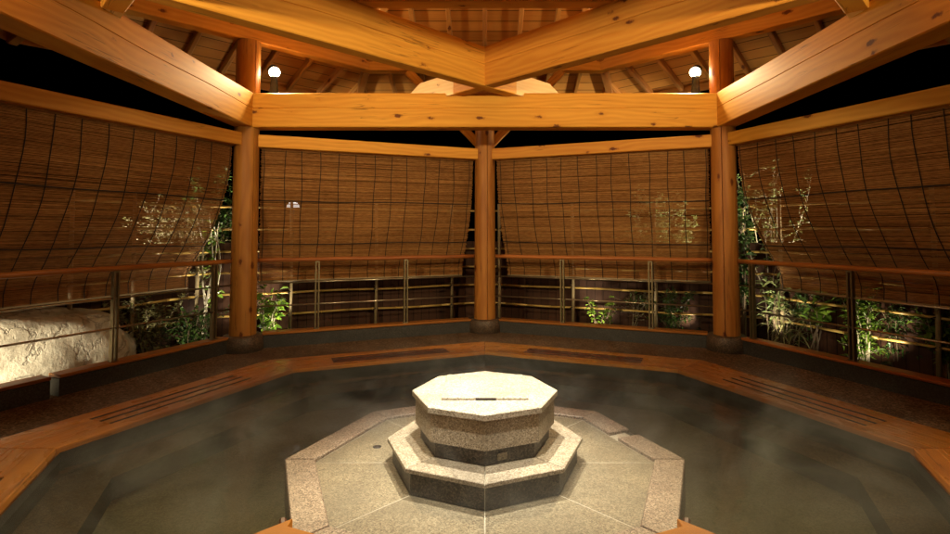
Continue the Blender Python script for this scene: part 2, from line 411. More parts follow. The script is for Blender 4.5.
# wooden pool rim: eight mitred planks, each with three drain slots
rim = thing('pool_rim', 'orange wet wooden rim framing the octagonal pool, with drain slots', 'pool rim')
AP = math.cos(rad(22.5)); TN = math.tan(rad(22.5))
A0, A1 = 2.443*AP, 2.95*AP
def strip(mb, a0, a1, x0=None, x1=None, z0=-.09, z1=.006, ch=.004):
    """strip of the rim plank between apothems a0..a1; None = to the mitre"""
    g_ = .0015
    l0 = [-(a0*TN)+g_, -(a1*TN)+g_] if x0 is None else [x0, x0]
    l1 = [a0*TN-g_, a1*TN-g_] if x1 is None else [x1, x1]
    mb.prism([(l0[0], a0), (l1[0], a0), (l1[1], a1), (l0[1], a1)], z0, z1, ch)
for k in range(8):
    ang = 22.5+45*k
    root_rot = Matrix.Rotation(rad(ang-90), 4, 'Z')
    mb = MB()
    s0 = A0+.112; sw = .030; bw_ = .068; xs, xe = -.56, .60
    strip(mb, A0, s0)
    a = s0; slats = []
    for q in range(3):
        strip(mb, a, a+sw, None, xs); strip(mb, a, a+sw, xe, None)
        a += sw
        if q < 2: strip(mb, a, a+bw_, None, xs-.0015); strip(mb, a, a+bw_, xe+.0015, None); slats.append(a); a += bw_
    strip(mb, a, A1)
    pk = mb.build('rim_plank', M['rim'], rim, root_rot)
    for a_ in slats:
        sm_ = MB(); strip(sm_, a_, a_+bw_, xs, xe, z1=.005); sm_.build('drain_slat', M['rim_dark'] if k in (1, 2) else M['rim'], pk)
    tr = MB(); q0 = s0
    for q in range(3):      # dark trough, plus dark side strips added so each slot stays dark
        tr.box(xs, xe, q0, q0+sw, -.088, -.04)
        tr.box(xs+.001, xe-.001, q0+sw-.0035, q0+sw-.0003, -.041, .0035)
        tr.box(xs+.001, xe-.001, q0+.0003, q0+.0025, -.041, .0025)
        q0 += sw+bw_
    tr.build('drain_channel', M['drain'], pk)

# front deck the photographer stands on
dk = thing('wooden_deck', 'orange plank deck between the stone platform and the near pool edge', 'deck')
d = MB()
nb = 9
for i in range(nb):
    u0, u1 = i/nb, (i+1)/nb
    x0 = -1.70+3.40*u0+.002; x1 = -1.70+3.40*u1-.002
    def yfar(x): return -(abs(x)-.072) if abs(x) > .822 else -(1.152-abs(x)*.414)
    def ynear(x): return -(2.46 - abs(x)*.414)
    xs_ = sorted([x0, (x0+x1)/2, x1]+[e for e in (-.823,-.821,.821,.823) if x0 < e < x1])
    d.prism([(x, ynear(x)) for x in xs_]+[(x, yfar(x)) for x in reversed(xs_)], -.03, .012, .003)
d.build('deck_board', M['deck'], dk)
for s in (-1, 1):
    timber('edge_board', (s*.868,-.742,-.05), (s*.828,-.842,-.05), .03, .12, M['edge'], dk)  # dark strip in the gap between deck and platform
    timber('edge_board', (s*1.70,-1.66,-.085), (s*.90,-.86,-.085), .03, .105, M['edge'], dk)

# ------------------------------------------------------------------ stone platform and fountain
pf = thing('stone_platform', 'low octagonal granite platform with raised border in the middle of the pool', 'stone platform')
ZP = -.055; ZF = -.075
co = MB(); co.prism(octagon(1.10), -.30, ZF-.0012); co.build('core', M['grout'], pf)
def wedge(r0, r1, a0, a1, gap):
    p = []
    A, B = pol(1, a0), pol(1, a1); t = (B-A).normalized()
    return [(Vector((A*r).to_2d()) + Vector((t*s*gap).to_2d())) for A, r, s in ((A,r0,1),(A,r1,1))], [(Vector((B*r).to_2d()) - Vector((t*gap).to_2d())) for r in (r1, r0)]
for k in range(8):
    a, b = wedge(.967, 1.138, 45*k, 45*k+45, .0015)
    pts = [a[0], a[1], b[0], b[1]]
    if k == 0:   # the border slab with the overflow notch
        def lp(p, q, t): return p+(q-p)*t
        t0, t1 = .46, .58
        for u0, u1, zt in ((0, t0, ZP), (t1, 1, ZP), (t0, t1, ZP-.022)):
            m = MB(); m.prism([tuple(lp(a[0], b[1], u0)), tuple(lp(a[1], b[0], u0)), tuple(lp(a[1], b[0], u1)), tuple(lp(a[0], b[1], u1))], -.32, zt, .004)
            m.build('border_slab' if zt == ZP else 'overflow_notch', M['gran_pink'] if zt == ZP else M['gran_face'], pf)
    else:
        m = MB(); m.prism([tuple(p) for p in pts], -.32, ZP, .005); m.build('border_slab', M['gran_pink'], pf)
    a, b = wedge(.40, .962, 45*k, 45*k+45, .0035)
    m = MB(); m.prism([tuple(a[0]), tuple(a[1]), tuple(b[0]), tuple(b[1])], -.12, ZF, .0015); m.build('paving_slab', M['gran_floor'], pf)
dr = MB(); dr.lathe([(.001,-.002),(.026,-.002),(.026,.0025),(.001,.003)], (-.658,.22,ZF), 20); dr.build('drain', M['drain'], pf)

ft = thing('stone_fountain', 'two tiered octagonal granite block standing on the pool platform', 'stone block', (0,0,ZF))
def tier(name, r, z0, z1, m, ch=.004, off=0.0):
    b_ = MB(); b_.prism(octagon(r, off), z0-ZF, z1-ZF, ch); return b_.build(name, m, ft)
# lower tier: eight face stones, joint lines at the corners, and a cap of eight slabs
fc = MB(); fc.prism(octagon(.522), 0.0, .115); fc.build('core', M['grout'], ft)
for k in range(8):
    a, b = wedge(.49, .525, 45*k, 45*k+45, .0025)
    m = MB(); m.prism([tuple(a[0]), tuple(a[1]), tuple(b[0]), tuple(b[1])], 0.001, .1175, .001); m.build('face_stone', M['gran_face'], ft)
    a, b = wedge(.30, .556, 45*k, 45*k+45, .0012)
    m = MB(); m.prism([tuple(a[0]), tuple(a[1]), tuple(b[0]), tuple(b[1])], .118, .139, .003); m.build('cap_slab', M['gran'], ft)
tier('plinth', .366, .064, .147, M['gran_face'])
tier('block', .396, .148, .300, M['gran'], .003)
tier('lid', .416, .301, .332, M['gran_top'], .004)
lp_ = MB(); lp_.prism([(-.235,-.185),(.235,-.185),(.235,.28),(-.235,.28)], .332-ZF+.0005, .346-ZF, .003); lp_.build('cover_plate', M['gran_top'], ft)
sl = MB(); sl.prism([(-.05,-.189),(.06,-.189),(.06,-.178),(-.05,-.178)], .334-ZF, .3445-ZF, .001); sl.build('finger_slot', M['drain'], ft)
ot = MB(); ot.box(.02,.075,.343,.3462,.082-ZF,.118-ZF); ot.build('outlet', M['gran_floor'], ft, Matrix.Rotation(rad(202.5), 4, 'Z'))

# ------------------------------------------------------------------ pavilion
pv = thing('pavilion', 'octagonal open timber pavilion with round pillars and exposed roof beams', 'pavilion')
ring = lambda r, n=28, groove=None: [((r-(.012 if groove is not None and k == groove else 0))*math.cos(2*PI*k/n), (r-(.012 if groove is not None and k == groove else 0))*math.sin(2*PI*k/n)) for k in range(n)]
def pillar_profile(r, face):
    """round log with a narrow drying slit; 'face' = local angle of the slit"""
    n = 36; p = []
    for k in range(n):
        a = 2*PI*k/n
        p.append((a, r))
    p = [(a, r) for a, r in p]
    out_ = []
    for a, rr in p:
        out_.append((rr*math.cos(a), rr*math.sin(a)))
    # slit
    f = face % (2*PI); w_ = .010
    pts = sorted([(a % (2*PI), r) for a, r in p if abs((a-f+PI) % (2*PI)-PI) > .05] + [((f-w_*3.0) % (2*PI), r), (f, r-.018), ((f+w_*3.0) % (2*PI), r)])
    return [(rr*math.cos(a), rr*math.sin(a)) for a, rr in pts]
TOPZ = 3.284
for k in range(8):
    a = 45*k; p = pol(R, a)
    bs = MB(); bs.lathe([(.205,0),(.20,.10),(.196,.148),(.186,.16),(.001,.161)], (0,0,0), 32)
    bs.build('pillar_base', M['base'], pv, Matrix.Translation(p))
    # pillar local x is up; up vector = radial so that local z points outward
    p0 = p+Vector((0,0,.161)); p1 = p+Vector((0,0,TOPZ))
    radial = p.normalized()
    timber('pillar', p0, p1, 0, 0, M['pillar'], pv, up=tuple(radial), prof=pillar_profile(.132, -PI/2+rad(14)), seg=3, r_end=.92)
# smooth pillars
for o in bpy.data.objects:
    if o.name.startswith('pillar') and not o.name.startswith('pillar_base'):
        for pl in o.data.polygons:
            pl.use_smooth = len(pl.vertices) == 4
        o.data.set_sharp_from_angle(angle=rad(30))
S = R*math.sqrt(.5)
cor = [(-S,S),(S,S),(S,-S),(-S,-S)]
for i in range(4):     # square of tie beams
    a, b = Vector(cor[i]), Vector(cor[(i+1)%4]); dv = (b-a).normalized()
    dz = .003 if i % 2 else 0.0
    timber('tie_beam', (*(a-dv*.02), 2.522+dz), (*(b+dv*.02), 2.522+dz), .20, .362, M['beam'], pv, groove=True, seg=40, wob=.012)
for i in range(4):     # rotated square of crossing beams, tails over the tie beams
    an = 135-90*i; n = pol(1, an); t = Vector((-n.y, n.x, 0))
    c = n*1.502; dz = .004*(i % 2)
    zc = 2.858+dz
    timber('cross_beam', c-t*1.90+Vector((0,0,zc)), c+t*1.90+Vector((0,0,zc)), (.134), .39, M['beam'], pv, groove=True, seg=30, wob=.02)
    for s in (-1, 1):
        L = .76
        prof = [(-.064,-.195),(.064,-.195),(.064,.03),(-.064,.03)]
        mb = MB()
        r0_ = [(0,y,z) for y,z in prof]; r1_ = [(L-.18,y,z) for y,z in prof]; r2_ = [(L,y,min(z,-.055)) for y,z in prof]
        mb.loft([r0_, r1_, r2_])
        A = c+t*s*1.88+Vector((0,0,zc+.002))
        mb.build('beam_tail', M['pale'], pv, frame(A, A+t*s))
# upper square: posts on the cross beams and short upper beams
U = 1.078
for x, y in ((-U,U),(U,U),(U,-U),(-U,-U)):
    timber('roof_post', (x,y,3.03), (x,y,4.40), .11, .11, M['beam'], pv, up=(0,1,0))
for i in range(4):
    a, b = [(-U,U),(U,U),(U,-U),(-U,-U)][i], [(U,U),(U,-U),(-U,-U),(-U,U)][i]
    dv = (Vector(b)-Vector(a)).normalized()*.055
    timber('upper_beam', (a[0]+dv.x, a[1]+dv.y, 3.135), (b[0]-dv.x, b[1]-dv.y, 3.135), .13, .17, M['beam'], pv)
# roof: eight facets centred on the pillars
SL = .40; ZE = 3.51; AE = 4.52
def zr(a): return ZE-SL*(a-3.6)
for k in range(8):
    an = 45*k; n = pol(1, an); t = Vector((-n.y, n.x, 0))
    hl = 3.6*TN+.03
    c = n*3.6
    timber('purlin', c-t*hl+Vector((0,0,TOPZ+.07+.002*(k%2))), c+t*hl+Vector((0,0,TOPZ+.07+.002*(k%2))), .15, .14, M['beam'], pv)
    sl_ = math.sqrt(1+SL*SL)
    # boards, in a frame lying on the slope: X along the eave, Y down the slope
    o_ = n*0.0+Vector((0,0,zr(0.0)))
    down = (n - Vector((0,0,SL))).normalized()
    Mx = frame(o_, o_+t, up=tuple(t.cross(down)))
    yv = Mx.to_3x3() @ Vector((0,1,0))
    sg = 1 if yv.dot(n) > 0 else -1
    mb = MB(); y0, y1 = .05*sl_, AE*sl_
    quad = [(-.05*TN, sg*y0), (.05*TN, sg*y0), (AE*TN, sg*y1), (-AE*TN, sg*y1)]
    if sg < 0: quad = list(reversed(quad))
    zs = 1 if (Mx.to_3x3() @ Vector((0,0,1))).z > 0 else -1
    mb.prism(quad, 0 if zs > 0 else -.03, .03 if zs > 0 else 0)
    mb.build('roof_boards', M['sheath'], pv, Mx)
    # rafters under the boards
    s = -1.68
    while s < 1.69:
        a_in = max(abs(s)/TN+.06, .25)
        if a_in < AE-.3:
            z1, z2 = zr(a_in)-.047, zr(AE-.04)-.047
            timber('rafter', n*a_in+t*s+Vector((0,0,z1)), n*(AE-.04)+t*s+Vector((0,0,z2)), .05, .085, M['rafter'], pv)
        s += .42
    # eave board
    timber('eave_board', n*(AE-.02)-t*(AE*TN)+Vector((0,0,zr(AE)-.055)), n*(AE-.02)+t*(AE*TN)+Vector((0,0,zr(AE)-.055)), .03, .10, M['rafter'], pv)
    # hip rafter
    h = pol(1, an+22.5); r_in, r_out = .3, AE/AP
    timber('hip_rafter', h*r_in+Vector((0,0,zr(r_in*AP)-.075)), h*(r_out-.03)+Vector((0,0,zr(r_out*AP)-.075)), .09, .13, M['rafter'], pv)
# lintels between the pillars and struts on the centre pillars
for k in range(8):
    if k in (5, 6): continue
    a, b = pol(R, 45*k), pol(R, 45*k+45); dv = (b-a).normalized()
    timber('lintel', a+dv*.09+Vector((0,0,2.214)), b-dv*.09+Vector((0,0,2.214)), .10, .135, M['beam'], pv)
for an in (0, 90, 180):
    p = pol(R, an); t = Vector((-math.sin(rad(an)), math.cos(rad(an)), 0))
    for s in (-1, 1):
        timber('strut', p+t*s*.09+Vector((0,0,2.36)), p+t*s*.98+Vector((0,0,TOPZ)), .085, .10, M['beam'], pv)

# ------------------------------------------------------------------ kerbs, railings, blinds, fences on the four open sides
AO = R*AP
def side(an): return pol(AO, an), rad(an-90)
SIDES = [('L',157.5),('LC',112.5),('CR',67.5),('R',22.5)]
where = {'L':'on the far left beside the rock','LC':'left of the centre pillar','CR':'right of the centre pillar','R':'on the far right beside the leafy plants'}
for key, an in SIDES:
    loc, rz = side(an)
    spans = [(-1.19,-.395,'stone kerb block at the left end, in front of the pale rock'),(-.335,1.19,'long dark stone kerb between the pale rock and the left pillar')] if key == 'L' else \
            [(-1.19,1.19,'low dark stone kerb under the railing '+where[key])]
    for x0, x1, lb in spans:
        t = MB(); t.prism([(x0,.0),(x1,.0),(x1,.13),(x0,.13)], -.02, .135, .006)
        kb = thing('stone_kerb', lb, 'kerb', loc, rz, 'kerbs round the walkway')
        t.build('kerb_stone', M['kerb'], kb)
        timber('wooden_coping', (x0,.062,.149), (x1,.062,.149), .145, .026, M['rail'], kb, ch=.006)  # orange strip stands in for warm light on the stone kerb top
# railings
POSTS = {'L':(-.90,.09,1.06),'LC':(-.63,.38),'CR':(-.40,.61),'R':(-1.10,-.12,.86)}
for key, an in SIDES:
    loc, rz = side(an)
    rl = thing('railing', 'wooden handrail on bronze posts '+where[key], 'railing', loc, rz, 'railings between the pillars')
    m = MB(); m.tube([(-1.27+2.54*i/12, .055, .932+.0015*math.sin(i*1.7)) for i in range(13)], .024, n=12); m.build('handrail', M['rail'], rl)
    for s in POSTS[key]:
        q = MB()
        for e in (-1, 1): q.box(s+e*.017-.007, s+e*.017+.007, .035, .075, .162, .905)
        q.box(s-.03, s+.03, .03, .08, .160, .170); q.box(s-.022, s+.022, .04, .07, .895, .912)
        q.build('post', M['brass'], rl)
    for z in (.436, .683):
        m = MB(); m.tube([(-1.27,.055,z),(1.27,.055,z)], .0085, n=8); m.build('bar', M['bar'], rl)
# blinds
AMP = {'L':.60,'LC':.40,'CR':.38,'R':.58}; ZB = {'L':.64,'LC':.675,'CR':.675,'R':.63}
ZT = 2.150
def out_(z, amp, s, ph):
    u = (ZT-max(z, .80))/(ZT-.80)
    return .055 + amp*u**2.1 + .012*math.sin(s*2.3+ph)*u
for bi, (key, an) in enumerate(SIDES):
    loc, rz = side(an)
    bl = thing('reed_blind', 'brown reed blind '+where[key]+', pushed outwards below', 'blind', loc, rz, 'reed blinds between the pillars')
    amp = AMP[key]; zb = ZB[key]; ph = bi*1.9; W = 1.235
    m = MB(); z = ZT-.02; NS = 16; pitch = .0082
    while z > zb:
        h = .0076*rnd.uniform(.72, 1.06)
        if rnd.random() < .05: h *= .55
        xs_ = -W+rnd.uniform(-.008,.008); xe_ = W+rnd.uniform(-.008,.008)
        c1, c2, c3 = rnd.uniform(0,6.3), rnd.uniform(.0004,.0014), rnd.uniform(1,4)
        vs, fs = [], []
        skip = -1
        for i in range(NS+1):
            s = xs_+(xe_-xs_)*i/NS
            zz = z+c2*math.sin(s*c3+c1)
            # fabric-like sag
            y = out_(zz, amp, s, ph)
            vs += [(s, y, zz+h/2), (s, y-.0028, zz), (s, y, zz-h/2)]
        for i in range(NS):
            if i == skip: continue
            b = i*3
            fs += [(b, b+1, b+4, b+3), (b+1, b+2, b+5, b+4)]
        m.add(vs, fs)
        z -= pitch*rnd.uniform(.93, 1.10)
    m.build('reed_mat', M['reed'], bl)
    t = MB(); t.tube([(-W-.01,.055,ZT),(W+.01,.055,ZT)], .016, n=8); t.build('top_batten', M['reed'], bl)
    t = MB(); t.tube([(-W+2*W*i/8, out_(zb,amp,-W+2*W*i/8,ph), zb-.006) for i in range(9)], .010, n=8); t.build('hem_rod', M['bamboo_old'], bl)
    n = 13
    for i in range(n):
        s = -W+.04+(2*W-.08)*i/(n-1)+rnd.uniform(-.018,.018)
        pts = []
        for j in range(15):
            zz = ZT-.01-(ZT-zb)*j/14
            pts.append((s+.006*math.sin(j*.9+i*2.1), out_(zz,amp,s,ph)-.0055, zz))
        t = MB(); t.tube(pts, .0038, n=5); t.build('cord', M['cord'], bl)
    for z0 in (1.585, 1.10):
        pts = [(-W+2*W*i/14, out_(z0,amp,-W+2*W*i/14,ph)-.011, z0+.005*math.sin(i*.8+bi)+.008*(i-7)/7*(1 if bi%2 else -1)) for i in range(15)]
        t = MB(); t.tube(pts, .0055, n=6); t.build('tie_rope', M['cord'], bl)
# bamboo fence and dark board fence outside
AF = 4.33
FP = {'L':(.26,.85,1.6),'LC':(-.874,.2,1.27),'CR':(-1.56,-.49,.58,1.6),'R':(-1.5,.02,.75,1.5)}
for key, an in SIDES:
    loc = pol(AF, an); rz = rad(an-90); hw = AF*TN
    bf = thing('bamboo_fence', 'open fence of yellow bamboo poles '+where[key], 'fence', (loc.x,loc.y,-.10), rz, 'bamboo fences in the garden')
    for i, z in enumerate((.04,.31,.575,.84,1.10,1.37,1.64)):
        pts = []; 
        m = MB()
        xa = .22 if key == 'L' else -hw; L = hw-xa; nseg = 6 if key == 'L' else 11
        for j in range(nseg):
            x0 = xa+L*j/nseg; x1 = xa+L*(j+1)/nseg
            m.tube([(x0, 0, z+.006*math.sin(j*1.3+i)), (x1, 0, z+.006*math.sin((j+1)*1.3+i))], .0135, n=8)
            m.lathe([(.001,-.004),(.0155,-.004),(.0155,.004),(.001,.004)], (0,0,0), 6) if False else None
            m.tube([(x1-.004, 0, z+.006*math.sin((j+1)*1.3+i)), (x1+.004, 0, z+.006*math.sin((j+1)*1.3+i))], .0160, n=8)
        m.build('pole', M['bamboo'], bf)
    for s in FP[key]:
        m = MB(); m.tube([(s,-.032,0),(s+.01,-.032,.6),(s,-.032,1.74)], .021, .019, n=10)
        for z in (.3,.62,.93,1.25,1.55): m.tube([(s+.004,-.032,z-.005),(s+.004,-.032,z+.005)], .024, n=10)
        m.build('bamboo_post', M['bamboo_old'], bf)
        for z in (.31,.575,.84,1.10,1.37):
            k_ = MB(); k_.tube([(s-.022,-.02,z-.02),(s-.03,-.058,z),(s+.022,-.04,z+.02)], .006, n=5); k_.build('knot', M['cord'], bf)
    loc = pol(4.47, an); hw = 4.47*TN
    m = MB(); m.box(-hw, hw, 0, .02, 0, 1.16)
    m.box(-hw, hw, -.012, .032, 1.16, 1.20)
    tag(m.build('board_fence', M['fence'], None, Matrix.Translation((loc.x,loc.y,-.10)) @ Matrix.Rotation(rz, 4, 'Z')),
        'dark brown vertical board fence behind the bamboo '+where[key], 'fence', 'board fences in the garden')

# ------------------------------------------------------------------ rock
def boulder(name, label, loc, rz, sx, sy, sz, seed, m, sub=5):
    import bmesh
    bm = bmesh.new(); bmesh.ops.create_icosphere(bm, subdivisions=sub, radius=1)
    sd = Vector((seed*3.1, seed*1.7, seed))
    for v in bm.verts:
        p = v.co.copy(); q = p*1.3+sd
        d = 1+.10*noise.noise(q)+.045*noise.noise(q*2.1)+.022*noise.noise(q*4.4)+.015*noise.noise(q*9)+.010*noise.noise(q*21)
        # squared-off block
        k = max(abs(p.x), abs(p.y), abs(p.z)); p = p*(.80+.20/k*.80)
        v.co = Vector((p.x*d*sx, p.y*d*sy, p.z*d*sz))
    me = bpy.data.meshes.new(name); bm.to_mesh(me); bm.free()
    for pl in me.polygons: pl.use_smooth = True
    o = bpy.data.objects.new(name, me); C.objects.link(o); me.materials.append(m)
    o.location = loc; o.rotation_euler = (0,0,rz)
    return tag(o, label, 'rock')
c = pol(4.32, 157.5); t = Vector((math.cos(rad(67.5)), math.sin(rad(67.5)), 0))
boulder('rock', 'big pale floodlit boulder behind the left railing', (c-t*.52+Vector((0,0,-.02))), rad(67.5), 1.42, .50, .66, 3, M['rock'])

# ------------------------------------------------------------------ plants
def leaf(mb, p, d, up, L, W_, fold=.25, droop=.15):
    d = d.normalized(); sdv = d.cross(up)
    if sdv.length < 1e-3: sdv = d.cross(Vector((1,0,0)))
    sdv.normalize(); nn = sdv.cross(d)
    mid = p+d*L*.45+nn*(-L*.02); tip = p+d*L-Vector((0,0,1))*L*droop
    a = p+d*L*.42+sdv*W_/2+nn*W_*fold; b = p+d*L*.42-sdv*W_/2+nn*W_*fold
    a2 = p+d*L*.75+sdv*W_*.36+nn*W_*fold*.6-Vector((0,0,1))*L*droop*.5; b2 = p+d*L*.75-sdv*W_*.36+nn*W_*fold*.6-Vector((0,0,1))*L*droop*.5
    m2 = p+d*L*.75-Vector((0,0,1))*L*droop*.5
    mb.add([p, a, mid, b, a2, m2, b2, tip], [(0,2,1),(0,3,2),(1,2,5,4),(2,3,6,5),(4,5,7),(5,6,7)])
def rv(r): 
    while True:
        v = Vector((r.uniform(-1,1), r.uniform(-1,1), r.uniform(-1,1)))
        if .05 < v.length < 1: return v
def plant(name, label, cat, loc, h, spread, stems, per, L, W_, leafmat, barkmat, seed, r0=.008, start=.25, lean=(0,0), droop=.15, fine=0, group=None):
    r = random.Random(seed)
    root = thing(name, label, cat, loc, 0, group)
    st, lf = MB(), MB()
    def leaves(pts, n, Ls, from_):
        for _ in range(n):
            u = from_+(1-from_)*r.random()**.8
            k = min(int(u*(len(pts)-1)), len(pts)-2); fr = u*(len(pts)-1)-k
            p = pts[k].lerp(pts[k+1], fr)
            dv = rv(r); dv.z = dv.z*.6+.15
            lf_p = p+dv*.02
            s_ = r.uniform(.6, 1.15)
            leaf(lf, lf_p, dv, Vector((0,0,1))+rv(r)*.5, Ls*s_, W_*s_, droop=droop)
    for i in range(stems):
        a = r.uniform(0, 2*PI); rr = spread*math.sqrt(r.random())
        top = Vector((rr*math.cos(a)+lean[0], rr*math.sin(a)+lean[1], h*r.uniform(.72, 1.0)))
        base = Vector((r.uniform(-.05,.05), r.uniform(-.05,.05), 0))
        pts = []
        for j in range(7):
            u = j/6
            p = base.lerp(top, u); p += Vector((noise.noise(Vector((u*2.5, seed, i))), noise.noise(Vector((seed, u*2.5, i*1.7))), 0))*h*.10*u
            p.x += (top.x-base.x)*.25*(u*u-u); p.y += (top.y-base.y)*.25*(u*u-u)
            pts.append(p)
        st.tube(pts, r0, r0*.35, n=6)
        leaves(pts, per, L, start)
        for q in range(fine):
            u = r.uniform(start, .98); k = min(int(u*6), 5); p = pts[k].lerp(pts[k+1], u*6-k)
            dv = rv(r).normalized(); dv.z = abs(dv.z)*.6+.1
            e = p+dv*spread*r.uniform(.4,.9)
            tw = [p, p.lerp(e,.5)+rv(r)*.02, e]
            st.tube(tw, r0*.4, r0*.2, n=5); leaves(tw, max(3, per//5), L, .2)
    if leafmat: lf.build('foliage', leafmat, root)
    st.build('stem', barkmat, root)
    return root
G0 = -.10
plant('shrub', 'small leaved bush beside the pale rock', 'shrub', (-3.55,2.55,G0), .72, .42, 12, 60, .05, .028, M['leaf_olive'], M['bark_dark'], 11, fine=4, start=.1)
plant('shrub', 'low dark bush just left of the left pillar', 'shrub', (-3.22,2.80,G0), .5, .30, 9, 50, .055, .032, M['leaf_dark'], M['bark_dark'], 12, fine=3, start=.1)
plant('tree', 'bushy twigged tree showing through the left reed blind', 'tree', (-3.62,3.42,G0), 1.75, .52, 14, 90, .055, .03, M['leaf_olive'], M['bark'], 13, fine=6, start=.5, r0=.010)
plant('sapling', 'slender white stemmed sapling beside the left pillar', 'sapling', (-3.14,2.98,G0), 1.55, .14, 4, 16, .085, .06, M['leaf'], M['bark_white'], 14, r0=.017, start=.2, lean=(-.02,.05))
plant('evergreen', 'dark evergreen tree in the gap left of the left pillar', 'tree', (-3.38,3.62,G0), 2.2, .40, 10, 90, .07, .035, M['leaf_dark'], M['bark_dark'], 15, fine=4, start=.45)
plant('broad_leaf_shrub', 'bright yellow green broad leaved shrub right of the left pillar', 'shrub', (-2.58,3.28,G0), .72, .28, 10, 17, .11, .07, M['leaf'], M['bark'], 16, start=.2, lean=(.10,0.04))
plant('vine', 'bright green trailing vine on the bamboo right of the centre pillar', 'vine', (1.50,3.80,G0), .52, .22, 8, 11, .075, .062, M['leaf'], M['bark_dark'], 17, start=.15)
plant('tree', 'leafy tree showing through the blind left of the right pillar', 'tree', (2.40,4.20,G0), 1.90, .58, 13, 60, .075, .045, M['leaf_pale'], M['bark'], 18, fine=4, start=.55)
plant('evergreen_bush', 'dark evergreen undergrowth left of the right pillar', 'shrub', (2.45,3.85,G0), .62, .50, 16, 70, .06, .028, M['leaf_dark'], M['bark_dark'], 19, fine=3, start=.1)
plant('twig_bush', 'bare grey twigged bush behind the bamboo right of the vine', 'shrub', (1.98,4.05,G0), .60, .32, 14, 5, .05, .02, M['leaf_olive'], M['bark'], 20, fine=5, start=.3, r0=.006)
plant('climber', 'dark leafy climber behind the right pillar', 'shrub', (3.02,3.22,G0), 1.95, .16, 7, 55, .08, .045, M['leaf_dark'], M['bark_dark'], 21, fine=3, start=.25)
plant('pale_leaf_shrub', 'shrub of long pale variegated leaves just right of the right pillar', 'shrub', (3.25,3.00,G0), 1.05, .20, 6, 9, .19, .036, M['leaf_pale'], M['bark_dark'], 22, start=.45, droop=.3)
plant('tree', 'thin pale branched tree showing through the right blind', 'tree', (3.52,3.48,G0), 2.1, .55, 12, 36, .06, .04, M['leaf_pale'], M['bark'], 23, fine=4, start=.45, r0=.010)
plant('broad_leaf_shrub', 'low shrub with flat round green leaves between the right plants', 'shrub', (3.55,2.75,G0), .66, .24, 7, 9, .12, .09, M['leaf'], M['bark_dark'], 24, start=.6)
plant('grass_clump', 'clump of arching grassy leaves below the right blind', 'plant', (3.38,2.90,G0), .50, .28, 16, 6, .22, .016, M['leaf_olive'], M['bark_dark'], 25, start=.1, droop=.5, r0=.004)
plant('shrub', 'upright narrow leaved green shrub beside the right railing post', 'shrub', (3.74,2.24,G0), .80, .20, 10, 60, .08, .024, M['leaf'], M['bark'], 26, fine=2, start=.1)
plant('shrub', 'dark narrow leaved shrub next to the upright green shrub', 'shrub', (4.02,2.15,G0), .66, .25, 9, 50, .09, .02, M['leaf_dark'], M['bark_dark'], 27, fine=2, start=.1, droop=.4)
plant('shrub', 'yellow green shrub at the right edge of the picture', 'shrub', (4.10,1.70,G0), .66, .20, 7, 26, .085, .045, M['leaf'], M['bark'], 28, fine=2, start=.3)

plant('fern_bush', 'dark bushy undergrowth behind the round leaved shrub', 'shrub', (3.72,2.95,G0), .75, .42, 14, 60, .07, .03, M['leaf_dark'], M['bark_dark'], 31, fine=3, start=.05)
plant('fern_bush', 'dark bushy undergrowth behind the upright green shrub', 'shrub', (4.10,2.55,G0), .80, .40, 14, 60, .07, .03, M['leaf_dark'], M['bark_dark'], 32, fine=3, start=.05)
plant('fern_bush', 'dark bushy undergrowth near the right edge of the picture', 'shrub', (4.45,1.75,G0), .75, .40, 12, 55, .08, .03, M['leaf_dark'], M['bark_dark'], 33, fine=3, start=.05)
# ------------------------------------------------------------------ lamps
def spot(name, loc, target, power, size, blend, col=WARM, soft=.04):
    l = bpy.data.lights.new(name, 'SPOT'); l.energy = power; l.spot_size = rad(size); l.spot_blend = blend
    l.color = col; l.shadow_soft_size = soft
    o = bpy.data.objects.new(name, l); C.objects.link(o); o.location = loc
    o.rotation_euler = (Vector(target)-Vector(loc)).to_track_quat('-Z','Y').to_euler(); return o
def lamp(loc, label, target, ps, cone=75, spill=0):
    """spotlight on a short stem standing on a beam"""
    t = thing('spotlight', label, 'lamp', loc, 0, 'spotlights on the beams')
    d = (Vector(target)-Vector(loc)).normalized()
    m = MB(); m.lathe([(.07,-.31),(.07,-.29),(.05,-.25),(.034,-.08),(.04,-.05),(.001,-.05)], (0,0,0), 16); m.build('stand', M['black'], t)
    rot = d.to_track_quat('Z','Y').to_matrix().to_4x4()
    m = MB(); m.lathe([(.03,-.10),(.06,-.06),(.066,.0),(.060,.0),(.052,-.05),(.001,-.06)], (0,0,0), 24); m.build('housing', M['black'], t, rot)
    m = MB(); m.lathe([(.001,-.045),(.03,-.038),(.05,-.01),(.056,.015),(.045,.038),(.02,.052),(.001,.055)], (0,0,0), 20); m.build('bulb', M['bulb'], t, rot)
    spot('lamp_light', Vector(loc)+d*.09, target, ps, cone, .7)
    if spill: spot('spill_light', Vector(loc)+d*.09, Vector(loc)+Vector((d.x,d.y,d.z*.15)), spill, 168, 1.0)
    return t
PW = 420
for sx, lb in ((-1,'bright spotlight standing on the beam next to the left pillar'),(1,'bright spotlight standing on the beam next to the right pillar')):
    lamp((sx*2.335,2.72,3.01), lb, (0,-.1,.2), PW, 72, 240)
for sx in (-1, 1):
    lamp((sx*2.335,-2.72,3.01), 'spotlight on the beam behind the camera, %s side' % ('left' if sx < 0 else 'right'), (0,1.2,.8), 75, 110)
